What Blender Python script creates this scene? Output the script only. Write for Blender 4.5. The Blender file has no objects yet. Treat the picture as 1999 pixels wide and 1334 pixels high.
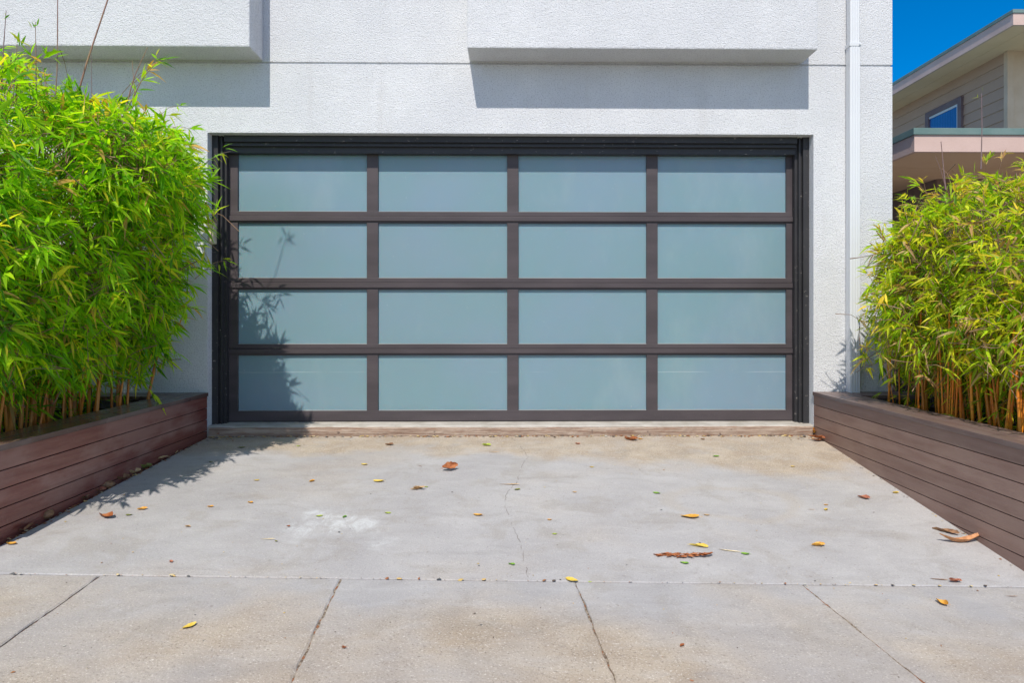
import bpy, bmesh, math, random
import numpy as np
from mathutils import Vector, Matrix
S = bpy.context.scene
COL = S.collection
R = math.radians
# ------------------------------------------------------------------ camera, sky, sun
ZC, D, TH = 1.35, 5.823, R(0.74)
cam = bpy.data.cameras.new('camera')
camo = bpy.data.objects.new('camera', cam); COL.objects.link(camo)
camo.location = (0, -D, ZC); camo.rotation_euler = (R(90), 0, -TH)
cam.sensor_width = 36; cam.lens = 36*1316/1999
cam.shift_x = -14.5/1999; cam.shift_y = -50/1999
cam.clip_start = .05; cam.clip_end = 2000
S.camera = camo
SUN = Vector((-0.06, -0.305, 0.405)).normalized()      # towards the sun
elev = math.asin(SUN.z)
w = bpy.data.worlds.new('World'); S.world = w; w.use_nodes = True
nt = w.node_tree; bg = nt.nodes['Background']; sky = nt.nodes.new('ShaderNodeTexSky')
sky.sky_type = 'NISHITA'; sky.sun_disc = False
sky.sun_elevation = elev; sky.sun_rotation = math.atan2(SUN.x, SUN.y)
sky.altitude = 1800; sky.air_density = 1.0; sky.dust_density = 0; sky.ozone_density = 5.0
hs = nt.nodes.new('ShaderNodeHueSaturation'); hs.inputs['Saturation'].default_value = 1.36; hs.inputs['Value'].default_value = 1.05
# the clear sky is deepest blue away from the sun and paler around it
tcw = nt.nodes.new('ShaderNodeTexCoord'); dt = nt.nodes.new('ShaderNodeVectorMath'); dt.operation = 'DOT_PRODUCT'
dt.inputs[1].default_value = SUN; mrw = nt.nodes.new('ShaderNodeMapRange')
for i, x in enumerate((-.1, .85, 1.45, .68)): mrw.inputs[i+1].default_value = x
nt.links.new(tcw.outputs['Generated'], dt.inputs[0]); nt.links.new(dt.outputs['Value'], mrw.inputs[0]); nt.links.new(mrw.outputs[0], hs.inputs['Saturation'])
nt.links.new(sky.outputs[0], hs.inputs['Color']); nt.links.new(hs.outputs[0], bg.inputs[0]); bg.inputs[1].default_value = .13
sl = bpy.data.lights.new('sun', 'SUN'); sl.energy = 3.7; sl.angle = R(.55); sl.color = (1, .93, .835)
so = bpy.data.objects.new('sun', sl); COL.objects.link(so)
so.rotation_euler = SUN.to_track_quat('Z', 'Y').to_euler()
S.view_settings.view_transform = 'Standard'; S.view_settings.look = 'None'
S.view_settings.exposure = 0.27; S.view_settings.gamma = 1
S.render.engine = 'CYCLES'
S.render.resolution_x = 1024; S.render.resolution_y = 684

# ------------------------------------------------------------------ helpers
def tag(o, label=None, cat=None, group=None, kind=None):
    for k, v in (('label', label), ('category', cat), ('group', group), ('kind', kind)):
        if v: o[k] = v
    return o
def empty(name, loc=(0, 0, 0), label=None, cat=None, group=None):
    o = bpy.data.objects.new(name, None); COL.objects.link(o); o.location = loc
    o.empty_display_size = .1
    return tag(o, label, cat, group)
def link(name, me, mat=None, parent=None, loc=None):
    o = bpy.data.objects.new(name, me); COL.objects.link(o)
    if mat: me.materials.append(mat)
    if parent:
        o.parent = parent
        # parents stand at loc; meshes are written in world coordinates
        o.matrix_parent_inverse = parent_matrix(parent).inverted()
    return o
def parent_matrix(p):
    m = Matrix.Translation(p.location)
    if p.parent: m = parent_matrix(p.parent) @ p.matrix_parent_inverse @ m
    return m
class MB:
    def __init__(s): s.bm = bmesh.new()
    def box(s, x0, x1, y0, y1, z0, z1, bev=0):
        v = [s.bm.verts.new((x, y, z)) for x in (x0, x1) for y in (y0, y1) for z in (z0, z1)]
        fs = [s.bm.faces.new([v[i] for i in q]) for q in ((0,1,3,2),(4,6,7,5),(0,4,5,1),(2,3,7,6),(0,2,6,4),(1,5,7,3))]
        if bev:
            es = list({e for f in fs for e in f.edges})
            bmesh.ops.bevel(s.bm, geom=es, offset=bev, segments=2, affect='EDGES', profile=.6)
        return s
    def quad(s, *p):
        s.bm.faces.new([s.bm.verts.new(q) for q in p]); return s
    def prism(s, pts, axis, a, b):
        """pts 2-D polygon swept along axis from a to b"""
        def P(u, v, t):
            return {'x': (t, u, v), 'y': (u, t, v), 'z': (u, v, t)}[axis]
        A = [s.bm.verts.new(P(u, v, a)) for u, v in pts]; B = [s.bm.verts.new(P(u, v, b)) for u, v in pts]
        n = len(pts)
        s.bm.faces.new(A); s.bm.faces.new(B[::-1])
        for i in range(n): s.bm.faces.new([A[i], B[i], B[(i+1) % n], A[(i+1) % n]])
        return s
    def build(s, name, mat, parent=None, smooth=False):
        bmesh.ops.recalc_face_normals(s.bm, faces=s.bm.faces)
        me = bpy.data.meshes.new(name); s.bm.to_mesh(me); s.bm.free()
        if smooth:
            for p in me.polygons: p.use_smooth = True
        return link(name, me, mat, parent)
def np_mesh(name, V, F, mat=None, parent=None, smooth=False, tint=None):
    """F: list of arrays (n,k) of vertex indices"""
    me = bpy.data.meshes.new(name)
    V = np.asarray(V, dtype=np.float32)
    me.vertices.add(len(V)); me.vertices.foreach_set('co', V.ravel())
    idx = np.concatenate([f.ravel() for f in F]).astype(np.int32)
    tot = np.concatenate([np.full(len(f), f.shape[1]) for f in F]).astype(np.int32)
    st = np.concatenate([[0], np.cumsum(tot)[:-1]]).astype(np.int32)
    me.loops.add(len(idx)); me.loops.foreach_set('vertex_index', idx)
    me.polygons.add(len(tot)); me.polygons.foreach_set('loop_start', st); me.polygons.foreach_set('loop_total', tot)
    if smooth: me.polygons.foreach_set('use_smooth', np.ones(len(tot), dtype=bool))
    if tint is not None:
        at = me.attributes.new('tint', 'FLOAT_COLOR', 'POINT')
        c = np.ones((len(V), 4), dtype=np.float32); c[:, :3] = tint
        at.data.foreach_set('color', c.ravel())
    me.update(calc_edges=True); me.validate()
    return link(name, me, mat, parent)

# ------------------------------------------------------------------ materials
class M:
    def __init__(s, name):
        s.m = bpy.data.materials.new(name); s.m.use_nodes = True
        s.t = s.m.node_tree; s.b = s.t.nodes['Principled BSDF']
        s.co = s.n('ShaderNodeTexCoord').outputs['Object']
    def n(s, ty, **k):
        nd = s.t.nodes.new(ty)
        for a, v in k.items(): setattr(nd, a, v)
        return nd
    def put(s, sock, v):
        if isinstance(v, bpy.types.NodeSocket): s.t.links.new(v, sock)
        elif v is not None:
            if isinstance(v, tuple) and len(v) == 3 and sock.type == 'RGBA': v = (*v, 1)
            sock.default_value = v
    def mp(s, scale=(1,1,1), co=None, rot=(0,0,0), loc=(0,0,0)):
        nd = s.n('ShaderNodeMapping'); s.put(nd.inputs[0], co or s.co)
        nd.inputs['Scale'].default_value = scale; nd.inputs['Rotation'].default_value = rot; nd.inputs['Location'].default_value = loc
        return nd.outputs[0]
    def noise(s, sc, det=4, rough=.55, co=None, dist=0):
        nd = s.n('ShaderNodeTexNoise'); s.put(nd.inputs['Vector'], co or s.co)
        nd.inputs['Scale'].default_value = sc; nd.inputs['Detail'].default_value = det
        nd.inputs['Roughness'].default_value = rough; nd.inputs['Distortion'].default_value = dist
        return nd.outputs[0]
    def ramp(s, v, a, b, lo=0., hi=1., smooth=True):
        nd = s.n('ShaderNodeMapRange'); nd.interpolation_type = 'SMOOTHSTEP' if smooth else 'LINEAR'
        s.put(nd.inputs[0], v)
        for i, x in enumerate((a, b, lo, hi)): nd.inputs[i+1].default_value = x
        return nd.outputs[0]
    def mix(s, f, a, b, mode='MIX'):
        nd = s.n('ShaderNodeMix', data_type='RGBA', blend_type=mode)
        s.put(nd.inputs[0], f); s.put(nd.inputs[6], a); s.put(nd.inputs[7], b); return nd.outputs[2]
    def math(s, op, a, b=0., c=0.):
        nd = s.n('ShaderNodeMath', operation=op); s.put(nd.inputs[0], a); s.put(nd.inputs[1], b); s.put(nd.inputs[2], c); return nd.outputs[0]
    def xyz(s, co=None):
        nd = s.n('ShaderNodeSeparateXYZ'); s.put(nd.inputs[0], co or s.co); return nd.outputs
    def bump(s, h, dist=.01, st=1., nrm=None):
        nd = s.n('ShaderNodeBump'); nd.inputs['Strength'].default_value = st; nd.inputs['Distance'].default_value = dist
        s.put(nd.inputs['Height'], h)
        if nrm: s.put(nd.inputs['Normal'], nrm)
        return nd.outputs[0]
    def out(s, col=None, rough=None, nrm=None, **k):
        if col is not None: s.put(s.b.inputs['Base Color'], col)
        if rough is not None: s.put(s.b.inputs['Roughness'], rough)
        if nrm is not None: s.put(s.b.inputs['Normal'], nrm)
        for a, v in k.items(): s.put(s.b.inputs[a.replace('_', ' ')], v)
        return s.m

def mk_stucco():
    m = M('white_stucco')
    big = m.ramp(m.noise(1.3, 4), .35, .7); mid = m.ramp(m.noise(7, 4), .3, .75)
    c = m.mix(big, (.675, .69, .72), (.755, .768, .79))
    c = m.mix(m.math('MULTIPLY', mid, .35), c, (.63, .645, .66))
    g = m.noise(98, 3, .6); g2 = m.noise(34, 3, .6, dist=.4)
    pit = m.ramp(m.noise(92, 2, .6), .30, .50, 1, 0)
    c = m.mix(m.math('MULTIPLY', pit, .62), c, (.38, .39, .42))
    stn = m.noise(1, 5, .6, m.mp((5, 5, .55)))
    c = m.mix(m.math('MULTIPLY', m.ramp(stn, .56, .72), .16), c, (.46, .44, .42))
    h = m.math('ADD', m.math('MULTIPLY', g, .7), m.math('MULTIPLY', g2, .35))
    return m.out(c, .85, m.bump(h, .015, 1.0), Specular_IOR_Level=.25)
def mk_smooth_stucco():
    m = M('painted_metal_white')
    c = m.mix(m.noise(3, 3), (.64, .665, .695), (.69, .715, .745))
    return m.out(c, .42, m.bump(m.noise(14, 2), .002, .3))
def mk_concrete(side):
    m = M('sidewalk_concrete' if side else 'driveway_concrete')
    X, Y, Z = m.xyz()[:3]
    grey = m.mix(m.ramp(m.noise(2.2, 5), .3, .7), (.365, .355, .36), (.43, .42, .42))
    tan = m.mix(m.ramp(m.noise(4, 5), .3, .7), (.375, .305, .235), (.465, .395, .315))
    if side:
        msk = m.math('ADD', m.ramp(Y, -2.65, -3.3, -.12, .55), m.ramp(m.noise(1.1, 4), .32, .68, -.25, .55))
    else:
        a = m.math('ADD', Y, m.math('MULTIPLY', m.ramp(X, .6, 2.6), .45))
        a = m.math('ADD', a, m.math('MULTIPLY', m.math('SUBTRACT', m.noise(1.4, 4), .5), 1.3))
        msk = m.math('MULTIPLY', m.ramp(a, -.72, -.38), m.ramp(m.noise(6, 4), .25, .5, .6, 1.0))
        msk = m.math('ADD', msk, m.ramp(m.noise(.8, 5, co=m.mp((1, 1.6, 1), loc=(3, 1, 0))), .55, .75, 0, .35))
    msk = m.n('ShaderNodeClamp').inputs[0].node and m.ramp(msk, 0, 1, 0, 1, False)
    c = m.mix(msk, grey, tan)
    # trowel smears and broad blotches
    sm = m.noise(2.6, 6, .62, m.mp((1, 2.6, 1), rot=(0, 0, R(18))), dist=1.2)
    c = m.mix(m.math('MULTIPLY', m.ramp(sm, .5, .68), .16), c, (.56, .56, .57))
    c = m.mix(m.math('MULTIPLY', m.ramp(sm, .46, .30), .34), c, (.28, .265, .26))
    bl = m.noise(3.4, 6, .68, dist=.5)
    c = m.mix(m.math('MULTIPLY', m.ramp(bl, .50, .64), .34), c, (.30, .27, .235))
    if not side:
        # white paint smudge
        dx = m.math('DIVIDE', m.math('SUBTRACT', X, -.98), .29); dy = m.math('DIVIDE', m.math('SUBTRACT', Y, -1.98), .33)
        d = m.math('SQRT', m.math('ADD', m.math('POWER', m.math('ABSOLUTE', dx), 2.), m.math('POWER', m.math('ABSOLUTE', dy), 2.)))
        d = m.math('ADD', d, m.math('MULTIPLY', m.math('SUBTRACT', m.noise(3.4, 4), .5), 4.2))
        st = m.math('MULTIPLY', m.ramp(d, 1.1, .1), m.ramp(m.noise(5, 7, .75, m.mp((2.0, 1.1, 1), rot=(0, 0, R(62))), 1.), .40, .64, .04, 1.))
        c = m.mix(m.math('MULTIPLY', st, .48), c, (.70, .74, .76))
        # water ring
        dx = m.math('DIVIDE', m.math('SUBTRACT', X, 1.42), .42); dy = m.math('DIVIDE', m.math('SUBTRACT', Y, -1.55), .27)
        d = m.math('SQRT', m.math('ADD', m.math('POWER', m.math('ABSOLUTE', dx), 2.), m.math('POWER', m.math('ABSOLUTE', dy), 2.)))
        d = m.math('ADD', d, m.math('MULTIPLY', m.math('SUBTRACT', m.noise(2.2, 3), .5), .9))
        ring = m.math('MULTIPLY', m.ramp(d, .78, 1.0), m.ramp(d, 1.22, 1.02))
        c = m.mix(m.math('MULTIPLY', ring, .32), c, (.40, .35, .29))
    # aggregate grain, coarser where tan
    gr = m.noise(115, 3, .75); gr2 = m.noise(70, 2, .6)
    amp = m.ramp(msk, 0, 1, .42, .95, False)
    c = m.mix(m.math('MULTIPLY', m.ramp(gr, .56, .70), amp), c, (.17, .145, .12))
    c = m.mix(m.math('MULTIPLY', m.ramp(gr, .43, .30), amp), c, (.70, .66, .60))
    sp = m.ramp(m.noise(42, 2, .4), .70, .76)
    c = m.mix(m.math('MULTIPLY', sp, .4), c, (.20, .17, .15))
    h = m.math('ADD', m.math('MULTIPLY', gr, .5), m.math('MULTIPLY', gr2, .5))
    b = m.bump(m.math('MULTIPLY', h, amp), .006, .8)
    b = m.bump(m.noise(1.6, 3), .03, .35, b)
    return m.out(c, .82, b, Specular_IOR_Level=.3)
def mk_plain(name, a, b, sc=3, rough=.6, bump=.002, bsc=60, spec=.4, stretch=(1,1,1), coat=0):
    m = M(name)
    co = m.mp(stretch)
    c = m.mix(m.ramp(m.noise(sc, 5, co=co), .3, .7), a, b)
    return m.out(c, m.ramp(m.noise(sc*2.3, 4, co=co), .2, .8, rough*.85, min(1, rough*1.15)), m.bump(m.noise(bsc, 4, co=co), bump, .7), Specular_IOR_Level=spec, Coat_Weight=coat)
def mk_planter(name, a, b, worn, rough):
    m = M(name)
    co = m.mp((14, 1.1, 14))
    X, Y, Z = m.xyz()[:3]
    c = m.mix(m.ramp(m.noise(2.2, 5, co=co, dist=.3), .3, .72), a, b)
    wr = m.math('MULTIPLY', m.ramp(m.noise(1.7, 5, co=m.mp((1, 1, 2.4))), .46, .66), .8)
    c = m.mix(wr, c, worn)
    # each board takes the stain a little differently
    bd = m.n('ShaderNodeTexWhiteNoise', noise_dimensions='1D')
    m.put(bd.inputs['W'], m.math('FLOOR', m.math('DIVIDE', m.math('SUBTRACT', Z, .0133), .0937)))
    c = m.mix(m.math('MULTIPLY', bd.outputs[0], .28), c, tuple(q*.62 for q in a))
    dust = m.ramp(m.noise(55, 3), .64, .74)
    c = m.mix(m.math('MULTIPLY', dust, .12), c, (.40, .34, .31))
    r = m.ramp(m.noise(2.1, 4), .3, .7, rough*.8, rough*1.3)
    return m.out(c, r, m.bump(m.noise(3, 5, co=m.mp((60, 3, 60))), .0015, .8), Specular_IOR_Level=.5)
def mk_glass():
    m = M('frosted_glass')
    X, Y, Z = m.xyz()[:3]
    c = m.mix(m.ramp(m.noise(.9, 3), .3, .7), (.185, .305, .345), (.205, .305, .385))
    oi = m.n('ShaderNodeObjectInfo').outputs['Random']
    c = m.mix(m.math('MULTIPLY', oi, .22), c, (.20, .27, .27))
    c = m.mix(m.math('MULTIPLY', m.ramp(m.noise(2.2, 5, .6, m.mp((1, 1, .5))), .5, .75), .18), c, (.36, .44, .45))
    ln = m.math('ABSOLUTE', m.math('SUBTRACT', m.math('ADD', Z, m.math('MULTIPLY', m.noise(2.4, 3), .022)), .858))
    ln = m.math('MULTIPLY', m.ramp(ln, .004, .0), m.ramp(m.noise(1.4, 2), .45, .6))
    c = m.mix(m.math('MULTIPLY', ln, .35), c, (.75, .82, .84))
    c = m.mix(m.math('MULTIPLY', m.ramp(m.noise(55, 2), .72, .78), .25), c, (.7, .75, .75))
    return m.out(c, .32, m.bump(m.noise(160, 2), .0004, .5), Specular_IOR_Level=.42,
                 Subsurface_Weight=.35, Subsurface_Scale=.012)
def mk_alum():
    m = M('bronze_aluminium')
    c = m.mix(m.ramp(m.noise(2.5, 4, co=m.mp((.6, 1, 3))), .3, .7), (.060, .050, .054), (.082, .068, .073))
    c = m.mix(m.math('MULTIPLY', m.ramp(m.noise(180, 2), .68, .76), .35), c, (.35, .30, .29))
    return m.out(c, .5, m.bump(m.noise(90, 2), .0006, .4), Specular_IOR_Level=.3)
def mk_jamb():
    m = M('black_painted_wood')
    c = m.mix(m.noise(4, 4), (.024, .024, .027), (.045, .044, .048))
    chips = m.math('MULTIPLY', m.ramp(m.noise(38, 4, .7, m.mp((.5, 1, 1))), .63, .70), .6)
    c = m.mix(chips, c, (.42, .38, .34))
    return m.out(c, .45, m.bump(m.noise(30, 3, co=m.mp((6, 6, .6))), .002, .6), Specular_IOR_Level=.35)
def mk_sillwood():
    m = M('weathered_wood')
    co = m.mp((1.2, 20, 34))
    c = m.mix(m.ramp(m.noise(2.4, 6, .7, co, .4), .35, .66), (.22, .14, .10), (.46, .37, .30))
    c = m.mix(m.math('MULTIPLY', m.ramp(m.noise(5, 4, .6, m.mp((1, 6, 22))), .56, .66), .75), c, (.27, .13, .075))
    c = m.mix(m.math('MULTIPLY', m.ramp(m.noise(12, 3), .66, .74), .7), c, (.05, .035, .03))
    return m.out(c, .9, m.bump(m.noise(2.4, 6, .7, co), .008, 1.))
def mk_leaf(name, trans=.35):
    m = M(name)
    at = m.n('ShaderNodeAttribute', attribute_name='tint').outputs['Color']
    m.out(at, .48, None, Specular_IOR_Level=.35)
    tr = m.n('ShaderNodeBsdfTranslucent'); m.put(tr.inputs[0], m.mix(1., at, (1.5, 1.55, .6), 'MULTIPLY'))
    mx = m.n('ShaderNodeMixShader'); mx.inputs[0].default_value = trans
    m.t.links.new(m.b.outputs[0], mx.inputs[1]); m.t.links.new(tr.outputs[0], mx.inputs[2])
    m.t.links.new(mx.outputs[0], m.t.nodes['Material Output'].inputs[0])
    return m.m
def mk_culm(name, a, b):
    m = M(name)
    c = m.mix(m.ramp(m.noise(9, 4, co=m.mp((1, 1, .4))), .3, .7), a, b)
    Z = m.xyz()[2]
    oi = m.n('ShaderNodeObjectInfo').outputs['Random']
    c = m.mix(m.ramp(oi, 0, 1, 0, .75, False), c, tuple(q*k for q, k in zip(a, (.5, .75, 1.6))))
    band = m.math('MULTIPLY', m.ramp(m.noise(30, 3, co=m.mp((.4, .4, 1))), .58, .68), .55)
    c = m.mix(band, c, tuple(q*.45 for q in a))
    return m.out(c, .38, None, Specular_IOR_Level=.45)
def mk_debris(name, cols):
    m = M(name)
    c = m.mix(m.ramp(m.noise(60, 3), .4, .6), cols[0], cols[1])
    c = m.mix(m.ramp(m.noise(23, 3), .52, .6), c, cols[2])
    return m.out(c, .95, m.bump(m.noise(120, 3), .006, 1.))
def mk_fallen(rgb, rgb2):
    m = M('fallen_leaf_skin')
    c = m.mix(m.ramp(m.noise(45, 4), .35, .68), rgb, rgb2)
    m.out(c, .6, m.bump(m.noise(120, 3), .002, .8), Specular_IOR_Level=.3)
    return m.m
stucco = mk_stucco(); whitemetal = mk_smooth_stucco()
driveM, walkM = mk_concrete(False), mk_concrete(True)
glassM, alumM, jambM, sillW = mk_glass(), mk_alum(), mk_jamb(), mk_sillwood()
plL = mk_planter('red_brown_stained_boards', (.20, .055, .042), (.27, .10, .075), (.36, .20, .16), .21)
plR = mk_planter('brown_stained_boards', (.25, .145, .115), (.31, .195, .16), (.35, .23, .185), .42)
capL = mk_planter('shaded_red_cap_boards', (.085, .04, .032), (.13, .075, .06), (.20, .14, .12), .24)  # left cap boards: the shade over them is put into the darker colour
capM = mk_planter('planter_cap_boards', (.15, .095, .085), (.21, .155, .142), (.30, .245, .23), .38)
blackM = mk_plain('dark_void', (.006, .006, .006), (.012, .011, .010), rough=.9)
soilM = mk_plain('dark_soil', (.02, .013, .009), (.05, .032, .02), 12, .95, .03, 30)
sillC = mk_plain('sill_concrete', (.38, .35, .31), (.52, .49, .45), 6, .85, .006, 90)
leafL, leafR = mk_leaf('bamboo_leaf_green', .54), mk_leaf('bamboo_leaf_yellow', .50)
twigM = mk_culm('bamboo_twig', (.34, .16, .06), (.50, .29, .14))
culmL = mk_culm('bamboo_culm_tan', (.82, .20, .02), (.90, .36, .06))
culmR = mk_culm('bamboo_culm_orange', (.90, .21, .012), (.95, .38, .03))
shootM = mk_culm('bamboo_shoot', (.30, .15, .10), (.36, .24, .10))

# ------------------------------------------------------------------ ground shape
def yj(x): return -2.634+.028*x                       # line between driveway and pavement
def z_drive(x, y): return .32+(.054+(x+2.604)/5.234*.063)*y
def z_walk(x, y): return .096-.0293*(x+.065*(y-yj(x)))
def zg(x, y): return z_drive(x, y) if y > yj(x) else z_walk(x, y)
rnd = random.Random(4)
# far ground sheet
xs = [-400, -60, -14, -6.5, -4.8, -2.7, -1, 1, 2.75, 4.6, 6.5, 14, 60, 400]
ys = [-400, -60, -14, -6.62, -6.6, -5, -2.75, -2.6, -1.5, 0, 3, 12, 60, 400]
def zbase(x, y):
    cx = max(-14, min(14, x))
    if y < -6.61: return .096-.0293*cx-.15
    zz = .096-.0293*cx
    if abs(x) < 4.7 and y < 2: return zz-.25
    if y < -2.7: return zz-.06
    if -2.65 < x < 2.7: return zz - .03 + max(0, min(1, (y+2.6)/2.6))*(.27-zz)
    return min(.28, zz+.12)-.03 if y < -2.55 else .27
gb = bmesh.new(); g = [[gb.verts.new((x, y, zbase(x, y))) for y in ys] for x in xs]
for i in range(len(xs)-1):
    for j in range(len(ys)-1): gb.faces.new((g[i][j], g[i+1][j], g[i+1][j+1], g[i][j+1]))
me = bpy.data.meshes.new('ground'); gb.to_mesh(me); gb.free()
tag(link('ground', me, mk_plain('pale_yard', (.22, .19, .16), (.28, .25, .21), 4, .95, .02, 25)), kind='structure')
# road
b = MB(); b.quad((-60, -16, z_walk(-14, -6.6)-.14), (60, -16, z_walk(14, -6.6)-.14), (60, -6.72, z_walk(14, -6.6)-.14), (-60, -6.72, z_walk(-14, -6.6)-.14))
tag(b.build('road', mk_plain('asphalt', (.11, .10, .09), (.15, .135, .12), 3, .9, .006, 120)), kind='structure')
# kerb
b = MB(); n = 12
for i in range(n):
    x0, x1 = -14+i*28/n, -14+(i+1)*28/n-.012
    v = []
    for (x, y) in ((x0, -6.72), (x1, -6.72), (x1, -6.56), (x0, -6.56)): v.append((x, y, z_walk(x, -6.6)))
    lo = [(a, c, d-.25) for a, c, d in v]
    b.quad(*v)
    for k in range(4): b.quad(v[k], v[(k+1) % 4], lo[(k+1) % 4], lo[k])
tag(b.build('kerb', walkM), kind='structure')

def slab(bm, fx, x0, x1, y0, y1, nx, ny, edge=.006, jit=.0022, wall=.05):
    """a slab whose rim is rounded down and slightly ragged; fx(u,v)->(x,y,z)"""
    us = [0, edge]+[i/nx for i in range(1, nx)]+[1-edge, 1]
    vs = [0, edge]+[i/ny for i in range(1, ny)]+[1-edge, 1]
    G = []
    for i, u in enumerate(us):
        row = []
        for j, v in enumerate(vs):
            x, y, z = fx(x0+(x1-x0)*u, y0+(y1-y0)*v)
            rim = i in (0, len(us)-1) or j in (0, len(vs)-1)
            if rim:
                z -= .004; x += rnd.uniform(-jit, jit); y += rnd.uniform(-jit, jit)
            row.append(bm.verts.new((x, y, z)))
        G.append(row)
    for i in range(len(us)-1):
        for j in range(len(vs)-1): bm.faces.new((G[i][j], G[i+1][j], G[i+1][j+1], G[i][j+1]))
    rim = [r[0] for r in G]+G[-1][1:]+[r[-1] for r in G[::-1]][1:]+G[0][::-1][1:-1]
    low = [bm.verts.new((v.co.x, v.co.y, v.co.z-wall)) for v in rim]
    for k in range(len(rim)):
        bm.faces.new((rim[k], low[k], low[(k+1) % len(rim)], rim[(k+1) % len(rim)]))
# driveway slab
b = MB()
slab(b.bm, lambda x, v: (x, yj(x)+.006+(-.035-yj(x)-.006)*v, z_drive(x, yj(x)+.006+(-.035-yj(x)-.006)*v)), -2.58, 2.70, 0, 1, 60, 30, .0015)
tag(b.build('driveway', driveM), kind='structure')
# pavement slabs, 1.1 m squares with open joints
b = MB()
for k in range(-7, 9):
    X0 = -.795+1.10*k
    for r in range(3):
        def f(s, t):
            y = yj(s)-t; x = s-.065*(y-yj(s)); return (x, y, z_walk(x, y))
        h = .0028+.0015*(k % 2)
        slab(b.bm, f, X0+h, X0+1.10-h, .003+r*1.30, .003+r*1.30+1.292, 30, 30, .006, .0042)
tag(b.build('pavement', walkM), kind='structure')
# what has collected in the joints
b = MB(); zoff = -.010
def strip(b, pts, wd, z0):
    for (p, q) in zip(pts[:-1], pts[1:]):
        d = Vector((q[0]-p[0], q[1]-p[1], 0)); n = Vector((-d.y, d.x, 0)).normalized()*wd
        b.quad((p[0]-n.x, p[1]-n.y, zg(*p)+z0), (q[0]-n.x, q[1]-n.y, zg(*q)+z0), (q[0]+n.x, q[1]+n.y, zg(*q)+z0), (p[0]+n.x, p[1]+n.y, zg(*p)+z0))
strip(b, [(x/4, yj(x/4)-.001) for x in range(-32, 33)], .012, -.014)
for k in range(-7, 10):
    X0 = -.795+1.10*k
    strip(b, [(X0+.065*t, yj(X0)-t) for t in [i*.25 for i in range(0, 16)]], .010, -.0085+.004*(k in (0, 2)))
tag(b.build('joint_dirt', mk_debris('joint_dirt', [(.14, .10, .07), (.34, .29, .23), (.27, .11, .05)])), kind='stuff')
# crack in the driveway: a ragged dark groove laid as a hairline
def P(px, py, Y=None, X=None, fn=None):
    """where the line of sight through a photo point meets a plane or the ground"""
    u = (px-1014)/1316; v = -(py-617)/1316
    d = (math.sin(TH)+u*math.cos(TH), math.cos(TH)-u*math.sin(TH), v)
    if Y is not None: t = (Y+D)/d[1]
    elif X is not None: t = X/d[0]
    else:
        lo, hi = .5, 12
        for _ in range(50):
            t = (lo+hi)/2; x, y, z = d[0]*t, -D+d[1]*t, ZC+d[2]*t
            if z > zg(x, y): lo = t
            else: hi = t
    return Vector((d[0]*t, -D+d[1]*t, ZC+d[2]*t))
ck = [(998, 853), (1006, 862), (1020, 878), (1031, 893), (1022, 903), (1013, 922), (1012, 938), (1000, 952), (988, 965), (986, 985), (990, 1003), (1000, 1025), (1012, 1052), (1020, 1072), (1022, 1092), (1029, 1118), (1031, 1136)]
b = MB(); pr = None
for (p, q) in zip(ck[:-1], ck[1:]):
    A, B = P(*p), P(*q)
    for i in range(5):
        t0, t1 = i/5, (i+1)/5
        a = A.lerp(B, t0) if pr is None else pr
        c = A.lerp(B, t1)+Vector((rnd.uniform(-.006, .006), rnd.uniform(-.006, .006), 0)); 
        wd = rnd.uniform(.0005, .0016); nn = Vector((-(c-a).y, (c-a).x, 0)).normalized()*wd
        if rnd.random() < .72:
            b.quad(*[(v.x, v.y, zg(v.x, v.y)+.0012) for v in (a-nn, c-nn, c+nn, a+nn)])
        pr = c
tag(b.build('driveway_crack', mk_plain('crack_dark', (.10, .085, .075), (.22, .19, .17), 30)), kind='structure')

# ------------------------------------------------------------------ the white house
OL, OR, OT = -2.604, 2.63, 2.927      # opening
WR, WT = 3.32, 6.4                    # right corner, height
house = empty('garage_house', (0, 3, .3), 'white stucco house with two overhanging bays above its glass garage door', 'house')
b = MB()
GV = 3.53                              # horizontal reveal groove
def wallbox(x0, x1, z0, z1, y0=0., y1=.14): b.box(x0, x1, y0, y1, z0, z1)
g = .008
wallbox(-9, OL, -.2, OT); wallbox(OR, WR, -.2, OT)
wallbox(-9, WR, OT, GV-g); wallbox(-9, WR, GV+g, WT)
b.box(-9, WR-.012, .012, .14, GV-g, GV+g)
b.box(WR-.14, WR, .14, 9, -.2, WT); b.box(-9, -8.86, .14, 9, -.2, WT); b.box(-9, WR, 9, 9.14, -.2, WT)
o = b.build('wall', stucco, house)
b = MB(); b.box(-9.05, WR+.03, -.03, 9.17, WT, WT+.12, .01); b.build('parapet', whitemetal, house)
b = MB(); b.box(OL-.3, OR+.3, .5, .56, .2, 3.1); b.box(OL-.3, OR+.3, .14, .56, 2.99, 3.05); b.build('garage_lining', blackM, house)
def bay(x0, x1):
    b = MB()
    z0, z1 = 3.545, 6.2
    b.box(x0, x1, -.305, 0, z0, z1, .012)
    o = b.build('bay', stucco, house)
    # drip caulk line where soffit meets the wall
    return o
bay(-7.6, -2.127); bay(-.356, 2.53)
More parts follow.
